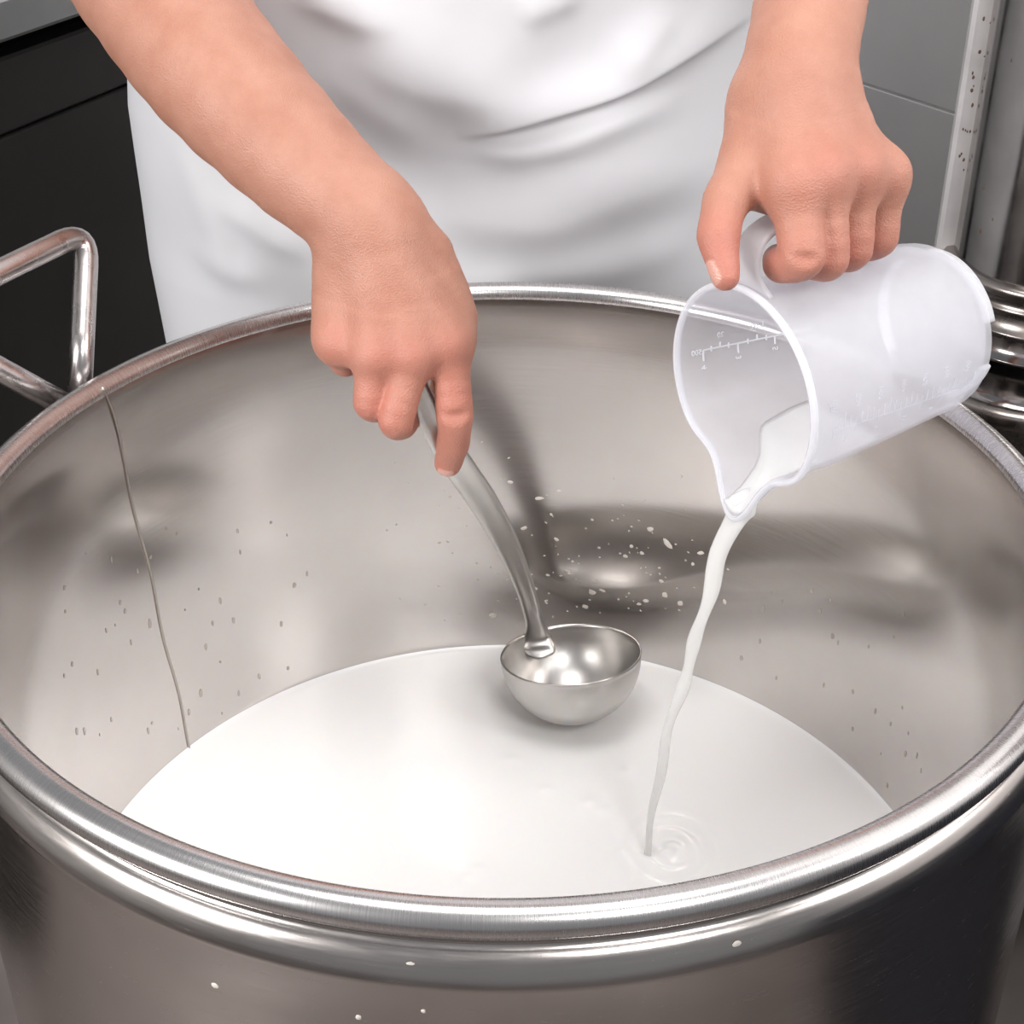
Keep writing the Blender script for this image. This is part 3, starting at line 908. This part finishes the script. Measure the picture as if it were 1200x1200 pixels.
def emit(g, reds=(), nails=(), creases=()):
    V, Q = nets(g)
    t = np.zeros((len(V), 4), np.float32); t[:, 3] = 1
    for (c, r, w) in reds: t[:, 0] += w * np.exp(-((V - c) ** 2).sum(1) / r ** 2)
    for (a, b, r, w) in creases:
        a = np.asarray(a); d = np.asarray(b) - a; q = V - a; u = np.clip(q @ d / (d @ d), 0, 1)
        t[:, 2] += w * np.exp(-((q - u[:, None] * d) ** 2).sum(1) / r ** 2)
    for (c, tdir, nrm, hl, hw) in nails:
        q = V - c; s = q @ tdir; lat = q @ np.cross(tdir, nrm); up_ = q @ nrm
        e = (np.abs(s) / hl) ** 4 + (np.abs(lat) / hw) ** 4
        m_ = np.clip((1.15 - e) / .3, 0, 1) * (up_ > 0)
        t[:, 1] = np.maximum(t[:, 1], m_)
        edge = np.exp(-((e - 1.35) / .5) ** 2) * (up_ > 0)
        V = V - nrm * (edge * .00035)[:, None]
        t[:, 2] = np.maximum(t[:, 2], edge * .35)
    n0 = sum(len(v) for v in BV)
    BV.append(V); BF.append(Q + n0); BT.append(np.clip(t, 0, 1))

def finger(g, J, rad, kp=.009, kj=.009, base=None, bulge=1.015):
    """J: MCP, PIP, DIP, TIP; the first bone melts into the palm, the others stay apart from it"""
    J = [np.asarray(j, float) for j in J]
    lo = np.min(J, 0) - .014; hi = np.max(J, 0) + .014
    sl = g.sl(lo, hi, .012)
    n = 5 * (len(J) - 1) + 1
    t = np.linspace(0, len(J) - 1, n)
    c = .55 * spline(J, n) + .45 * np.stack([np.interp(t, range(len(J)), [j[q] for j in J]) for q in range(3)], 1)
    r = np.interp(t, range(len(J)), rad) * (1 - .045 * np.sin(math.pi * (t % 1)) ** 2)
    fg = prox = None
    for i in range(n - 1):
        q = cone(g, sl, c[i], c[i+1], r[i], r[i+1])
        fg = q if fg is None else smin(fg, q, .0012)
        if i == 4: prox = fg
    old = base[sl] if base is not None else g.F[sl]
    return sl, smin(old, prox, kp), fg
def build_fingers(g, fingers):
    base = g.F.copy()
    for (J, rad, kp) in fingers:
        sl, melt, fg = finger(g, J, rad, kp, base=base)
        g.F[sl] = smin(smin(g.F[sl], melt, .0016), fg, .0020)

H = .0014
# ---- right arm and hand, holding the ladle
def PR(px, py, d): return P(px, py, d * 1.022)
wr = PR(430, 268, .943)
fore = [(wr, .0305), (PR(421, 250, .944), .0315), (PR(350, 186, .955), .0385), (PR(257, 89, .975), .0455), (PR(187, 0, 1.0), .0475), (PR(100, -105, 1.03), .0430)]
elbowR = fore[-1][0]
upR = elbowR + np.array([.035, .03, .085])
mcpI, mcpM, mcpR, mcpP = PR(526, 400, .943), PR(485, 414, .937), PR(440, 414, .938), PR(397, 400, .948)
pts = [p for p, _ in fore] + [upR]
lo = np.min(pts + [PR(470, 560, .98), PR(420, 500, 1.0), PR(555, 500, 1.03)], 0) - .055; hi = np.max(pts + [PR(560, 540, .93), PR(555, 300, 1.0), PR(420, 250, 1.0)], 0) + .055
g = Grid(lo, hi, H)
view = norm(CAM - wr)
limb(g, fore)
add(g, elbowR, upR, .044, .046, .03)
# wrist to palm
add(g, PR(452, 272, .943), PR(436, 258, .943), .0285, .029, .012)
add(g, PR(462, 300, .945), mcpI, .0225, .0130, .014)
add(g, PR(450, 300, .942), mcpM, .0225, .0135, .014)
add(g, PR(432, 300, .944), mcpR, .0225, .0130, .014)
add(g, PR(408, 302, .949), mcpP, .0195, .0125, .014)
add(g, PR(505, 300, .952), PR(533, 372, .955), .0150, .0140, .016)      # thumb-side edge of the hand
add(g, PR(470, 330, .962), PR(470, 385, .958), .016, .014, .016)         # palm
add(g, PR(400, 330, .955), PR(392, 385, .958), .0155, .0130, .014)         # heel of the hand
for q_ in (mcpI, mcpM, mcpR, mcpP): ball(g, q_ + view * .0020, .0112, .014)
# tendons
for q_, x0, y0 in ((mcpI, 470, 315), (mcpM, 455, 318), (mcpR, 435, 318)):
    add(g, PR(x0, y0, .943) + view * .0150, q_ + view * .0082, .0040, .0040, .016)
fi = [
 ([mcpI, PR(533, 487, .950), PR(531, 519, .966), PR(525, 543, .984)], [.0120, .0113, .0106, .0090], .010),
 ([mcpM, PR(464, 492, .941), PR(471, 497, .969), PR(488, 478, .985)], [.0118, .0108, .0096, .0085], .009),
 ([mcpR, PR(434, 471, .944), PR(440, 478, .970), PR(460, 462, .985)], [.0112, .0104, .0092, .0082], .009),
 ([mcpP, PR(404, 423, .967), PR(419, 423, .988), PR(440, 425, .990)], [.0108, .0096, .0084, .0075], .009),
 ([PR(520, 350, .968), PR(528, 418, .985), PR(521, 462, .999), PR(512, 492, 1.006)], [.0150, .0120, .0105, .0090], .014),
]
build_fingers(g, fi)
# creases where the wrist bends and over the finger joints
carve(g, PR(368, 291, .925), PR(392, 299, .918), .0011, .004)
carve(g, PR(367, 300, .925), PR(388, 307, .919), .0008, .004)
fr = PR(530, 490, .950)
for dy in (-5, 0, 6): carve(g, PR(521, 492 + dy, .9385), PR(546, 489 + dy, .9395), .0012, .003)
reds = [(mcpI + view * .012, .011, .35), (mcpM + view * .012, .012, .35), (mcpR + view * .012, .012, .3), (mcpP + view * .01, .013, .35)]
for J, _, _ in fi[:4]: reds += [(np.asarray(J[1]), .018, .4), (np.asarray(J[2]), .016, .35)]
reds += [(mcpR, .045, .18), (np.asarray(fi[0][0][3]), .014, .6), (PR(533, 445, .935), .02, .3)]
tdir = norm(fi[0][0][3] - fi[0][0][2]); nv = norm(CAM - fi[0][0][3]); nv = norm(nv - tdir * (nv @ tdir))
nails = [(fi[0][0][3] + tdir * .002 + nv * .006, tdir, nv, .0062, .0056)]
cre = [(PR(368, 291, .925), PR(396, 299, .918), .0012, .5), (PR(505, 448, .93), PR(512, 456, .93), .002, .5)]
for dy in (-4, 0, 5): cre.append((PR(524, 491 + dy, .938), PR(546, 489 + dy, .939), .0007, .30))
for x0, y0, x1, y1 in ((418, 432, 423, 438), (452, 462, 446, 486)): cre.append((PR(x0, y0, .935), PR(x1, y1, .935), .0016, .4))
emit(g, reds, nails, cre)

# ---- left arm and hand, gripping the jug handle
wl = P(934, 92, .852)
elbowL = np.array([.222, .365, .345]); upL = elbowL + np.array([-.02, .03, .09])
foreL = [(wl, .0295), (wl + (elbowL - wl) * .12, .0300), (wl + (elbowL - wl) * .42, .0345), (wl + (elbowL - wl) * .72, .0420), (elbowL, .0420)]
mI, mM, mR, mP = P(930, 214, .832), P(965, 203, .836), P(1002, 199, .850), P(1033, 206, .868)
lo = np.min([wl, elbowL, upL, P(830, 340, .80), P(1060, 340, .93)], 0) - .05; hi = np.max([wl, elbowL, upL, P(1060, 200, .92)], 0) + .05
g = Grid(lo, hi, H)
view = norm(CAM - mM)
limb(g, foreL)
add(g, elbowL, upL, .043, .045, .03)
add(g, P(926, 112, .853), P(944, 112, .855), .0265, .0265, .012)
add(g, P(915, 130, .852), mI, .0210, .0130, .014)
add(g, P(933, 128, .850), mM, .0225, .0135, .014)
add(g, P(950, 130, .853), mR, .0225, .0130, .014)
add(g, P(965, 132, .860), mP, .0195, .0125, .014)
add(g, P(945, 170, .872), P(975, 200, .872), .018, .014, .016)
add(g, P(893, 125, .862), P(880, 200, .852), .0175, .0150, .016)        # base of the thumb
add(g, P(895, 170, .855), P(905, 225, .850), .0150, .0110, .014)
for q_ in (mI, mM, mR, mP): ball(g, q_ + view * .0022, .0112, .014)
for q_, x0 in ((mI, 918), (mM, 933), (mR, 950), (mP, 965)):
    add(g, P(x0, 135, .851) + view * .0145, q_ + view * .0082, .0040, .0040, .016)
fl = [
 ([mI, P(940, 300, .830), P(916, 310, .844), P(912, 304, .862)], [.0138, .0122, .0100, .0088], .014),
 ([mM, P(971, 303, .843), P(955, 308, .866), P(945, 300, .880)], [.0128, .0108, .0095, .0085], .013),
 ([mR, P(1000, 292, .858), P(985, 300, .880), P(970, 294, .892)], [.0124, .0104, .0092, .0082], .013),
 ([mP, P(1031, 278, .876), P(1018, 288, .892), P(1000, 288, .900)], [.0118, .0102, .0088, .0078], .013),
 ([P(876, 196, .852), P(851, 236, .836), P(842, 277, .826), P(850, 324, .822)], [.0150, .0125, .0116, .0078], .012),
]
build_fingers(g, fl)
for dy in (-6, 0, 6): carve(g, P(929, 306 + dy, .8185), P(955, 307 + dy, .8185), .0012, .003)
reds = [(mI + view * .012, .012, .2), (mM + view * .012, .011, .4), (mR + view * .012, .011, .45), (mP + view * .012, .012, .35)]
for J, _, _ in fl[:4]: reds += [(np.asarray(J[1]), .016, .4), (np.asarray(J[2]), .014, .45)]
reds += [(mM, .045, .18), (np.asarray(fl[4][0][3]), .020, .6), (np.asarray(fl[4][0][2]), .016, .45)]
tdir = norm(fl[4][0][3] - fl[4][0][2]); nv = norm(np.array([-1, -.05, .25])); nv = norm(nv - tdir * (nv @ tdir))
nails = [(fl[4][0][3] - tdir * .002 + nv * .005, tdir, nv, .0068, .0058)]
cre = [(P(893, 232, .83), P(886, 248, .835), .003, .5)]
for dy in (0, 6): cre.append((P(932, 312 + dy, .817), P(955, 313 + dy, .817), .0007, .3))
for x0, y0, x1, y1 in ((963, 240, 966, 300), (997, 245, 988, 300), (1020, 250, 1016, 285)): cre.append((P(x0, y0, .835), P(x1, y1, .84), .0018, .35))
emit(g, reds, nails, cre)

# ---- head and neck (above the picture)
PX, PY = -.03, .53
hc = np.array([PX, PY - .17, .86])
g = Grid(hc + [-.14, -.17, -.34], hc + [.14, .15, .16], .004)
add(g, hc + [0, .015, .02], hc + [0, -.01, -.02], .082, .078, .03)
add(g, hc + [0, -.03, -.03], hc + [0, -.055, -.085], .062, .038, .03)
add(g, hc + [0, .03, -.06], hc + [0, .045, -.30], .058, .066, .03)
add(g, hc + [0, -.094, .005], hc + [0, -.112, -.035], .009, .013, .012)
for sx in (-1, 1):
    add(g, hc + [sx*.012, -.088, .02], hc + [sx*.045, -.078, .018], .010, .008, .012)
    ball(g, hc + [sx*.032, -.083, -.002], .0125, .004)
    add(g, hc + [sx*.080, .005, .012], hc + [sx*.078, .003, -.022], .013, .010, .008)
add(g, hc + [-.02, -.092, -.066], hc + [.02, -.092, -.066], .008, .008, .008)
carve(g, hc + [-.022, -.102, -.066], hc + [.022, -.102, -.066], .002, .004)
emit(g)

person = empty('person', (PX, PY, FLOOR), label='person in a white apron ladling and pouring over the pot', cat='person')
V = np.concatenate(BV); Q = np.concatenate(BF); T = np.concatenate(BT)
me = bpy.data.meshes.new('body')
me.vertices.add(len(V)); me.vertices.foreach_set('co', V.astype(np.float32).ravel())
me.loops.add(Q.size); me.loops.foreach_set('vertex_index', Q.astype(np.int32).ravel())
me.polygons.add(len(Q)); me.polygons.foreach_set('loop_start', np.arange(0, Q.size, 4, dtype=np.int32))
me.polygons.foreach_set('loop_total', np.full(len(Q), 4, np.int32))
me.update(calc_edges=True); me.validate()
ca = me.color_attributes.new('tint', 'FLOAT_COLOR', 'POINT'); ca.data.foreach_set('color', T.ravel())
me.polygons.foreach_set('use_smooth', np.ones(len(me.polygons), bool))
body = link('body', me, M['skin'], person)
# hair cap
g = Grid(hc + [-.13, -.13, -.13], hc + [.13, .15, .14], .004)
add(g, hc + [0, .022, .026], hc + [0, .005, .0], .090, .084, .02)
X, Y, Z = g.xyz((slice(None),)*3)
cutp = ((Y - (hc[1] - .05)) * -.75 - (Z - (hc[2] - .01)) * .66 - .01)
g.F = np.maximum(g.F, np.broadcast_to(cutp, g.F.shape)).astype(np.float32)
V, Q = nets(g); link('hair', mesh('hair', V, Q), M['hair'], person)

# ---- clothes
def section(z):
    """half width, half depth and centre y of the clothed body at height z"""
    zz = [-.42, -.25, -.05, .08, .20, .34, .50, .62, .66]
    hx = [.235, .262, .272, .272, .255, .235, .235, .215, .10]
    hy = [.150, .160, .172, .172, .165, .155, .145, .110, .07]
    cy = [.545, .54, .535, .531, .512, .485, .445, .42, .41]
    return np.interp(z, zz, hx), np.interp(z, zz, hy), np.interp(z, zz, cy)
def pix_xz(px, py): q_ = at_y(px, py, .372); return np.array([q_[0], q_[2]])
# folds: pixel polylines; amplitude, width above, width below (metres)
folds = [
 ([(528, 149), (560, 142), (600, 133), (662, 116), (729, 96), (791, 68), (858, 36), (900, 15)], .0100, .024, .0045),
 ([(535, 158), (570, 166), (610, 168), (660, 158), (713, 140), (770, 122), (817, 104)], .0060, .010, .012),
 ([(470, 226), (530, 238), (600, 246), (660, 242), (730, 222), (806, 202), (860, 180)], .0085, .034, .024),
 ([(400, 40), (440, 62), (507, 91), (570, 99), (630, 98)], .0060, .026, .016),
 ([(362, 66), (420, 98), (470, 128), (517, 150)], .0045, .020, .016),
 ([(722, 86), (745, 55), (770, 28), (800, -5)], .0045, .018, .012),
 ([(600, 12), (640, -4), (690, -20)], .004, .014, .010),
 ([(330, -12), (390, 2), (430, 14), (484, 16)], .004, .016, .010),
 ([(225, 235), (280, 258), (330, 282), (380, 300)], .0045, .014, .012),
 ([(200, 300), (260, 325), (330, 335)], .004, .014, .014),
 ([(560, 300), (660, 310), (760, 296), (840, 280)], .004, .018, .018),
 ([(175, 150), (215, 220), (250, 300), (270, 380)], .005, .014, .014),
]
FP = [(spline([pix_xz(*p) for p in pl], 40), A_, w1, w2) for pl, A_, w1, w2 in folds]
def fold_disp(x, z):
    out = np.zeros_like(x)
    for pl, A_, w1, w2 in FP:
        best = np.full(x.shape, 9.0); sgn = np.zeros(x.shape); tt = np.zeros(x.shape)
        m = len(pl) - 1
        for i in range(m):
            a, b_ = pl[i], pl[i+1]; d_ = b_ - a
            u = np.clip(((x - a[0]) * d_[0] + (z - a[1]) * d_[1]) / (d_ @ d_), 0, 1)
            qx, qz = x - a[0] - u * d_[0], z - a[1] - u * d_[1]
            ds = np.hypot(qx, qz); m_ = ds < best
            side = np.sign(d_[0] * qz - d_[1] * qx)
            best = np.where(m_, ds, best); sgn = np.where(m_, side, sgn); tt = np.where(m_, (i + u) / m, tt)
        s = best * sgn
        prof = np.where(s > 0, np.exp(-(s / w1) ** 2), np.exp(-(s / w2) ** 2))
        tap = np.clip(np.minimum(tt, 1 - tt) / .38, 0, 1); tap = tap * tap * (3 - 2 * tap)
        out += A_ * prof * tap
    return out
def cloth_loft(name, z0, z1, nz, a0, a1, na, off, front_folds, mtl, closed=False, thick=.0012):
    zz = np.linspace(z0, z1, nz); aa = np.linspace(a0, a1, na, endpoint=not closed)
    V = np.zeros((nz, na, 3))
    for i, z in enumerate(zz):
        hx, hy, cy = section(z); e = 2 / 2.35
        c, s = np.cos(aa), np.sin(aa)
        V[i, :, 0] = PX + (hx + off) * np.sign(c) * np.abs(c) ** e
        V[i, :, 1] = cy + (hy + off) * np.sign(s) * np.abs(s) ** e
        V[i, :, 2] = z
    if front_folds:
        x, z = V[..., 0], V[..., 2]
        dsp = 1.05 * fold_disp(x, z)
        dsp += .0016 * np.sin(x * 26 + z * 17 + 2 * np.sin(z * 21)) + .0006 * np.sin(x * 61 - z * 33 + 1.5 * np.sin(x * 19))
        fade = np.clip(-np.sin(aa) * 2.2, 0, 1)[None]
        V[..., 1] -= dsp * fade
        V[..., 2] -= .2 * dsp * fade
    Fc = []
    for i in range(nz - 1):
        for k in range(na - (0 if closed else 1)):
            a, b_ = i * na + k, i * na + (k + 1) % na
            Fc.append((a, b_, b_ + na, a + na))
    o = link(name, mesh(name, V.reshape(-1, 3), Fc), mtl, person)
    sd = o.modifiers.new('thickness', 'SOLIDIFY'); sd.thickness = thick; sd.offset = -1
    return o
cloth_loft('apron', -.44, .30, 420, math.radians(-193), math.radians(13), 420, .006, True, M['cloth'])
cloth_loft('apron_bib', .298, .52, 60, math.radians(-128), math.radians(-52), 80, .006, False, M['cloth'])
cloth_loft('shirt', -.05, .66, 60, 0, 2 * math.pi, 120, 0, False, M['cloth'], True)
for (e_, u_, sx) in ((elbowR, upR, -1), (elbowL, upL, 1)):
    sh = np.array([PX + sx * .185, .43, .58])
    pth = spline([u_ + (u_ - e_) * -.15, u_ + (sh - u_) * .45, sh, np.array([PX + sx * .12, .43, .585])], 24)
    V, Fc = sweep(pth, np.linspace(.062, .080, 24), None, 28)
    link('sleeve', mesh('sleeve', V, Fc), M['cloth'], person)
for sx in (-1, 1):
    pth = spline([(PX + sx * .115, .54, -.05), (PX + sx * .115, .54, -.25), (PX + sx * .11, .545, -.5), (PX + sx * .11, .55, FLOOR + .05)], 24)
    V, Fc = sweep(pth, np.linspace(.105, .075, 24), None, 28)
    link('trouser_leg', mesh('trouser_leg', V, Fc), M['cloth'], person)
    pth = spline([(PX + sx * .11, .60, FLOOR + .045), (PX + sx * .11, .54, FLOOR + .046), (PX + sx * .115, .45, FLOOR + .036), (PX + sx * .12, .37, FLOOR + .028)], 20)
    V, Fc = sweep(pth, [.030] + [.042] * 6 + [.047] * 12 + [.022], [.030] + [.045] * 6 + list(np.linspace(.045, .027, 12)) + [.012], 20, up=(0, 0, 1))
    link('shoe', mesh('shoe', V, Fc), M['shoe'], person)
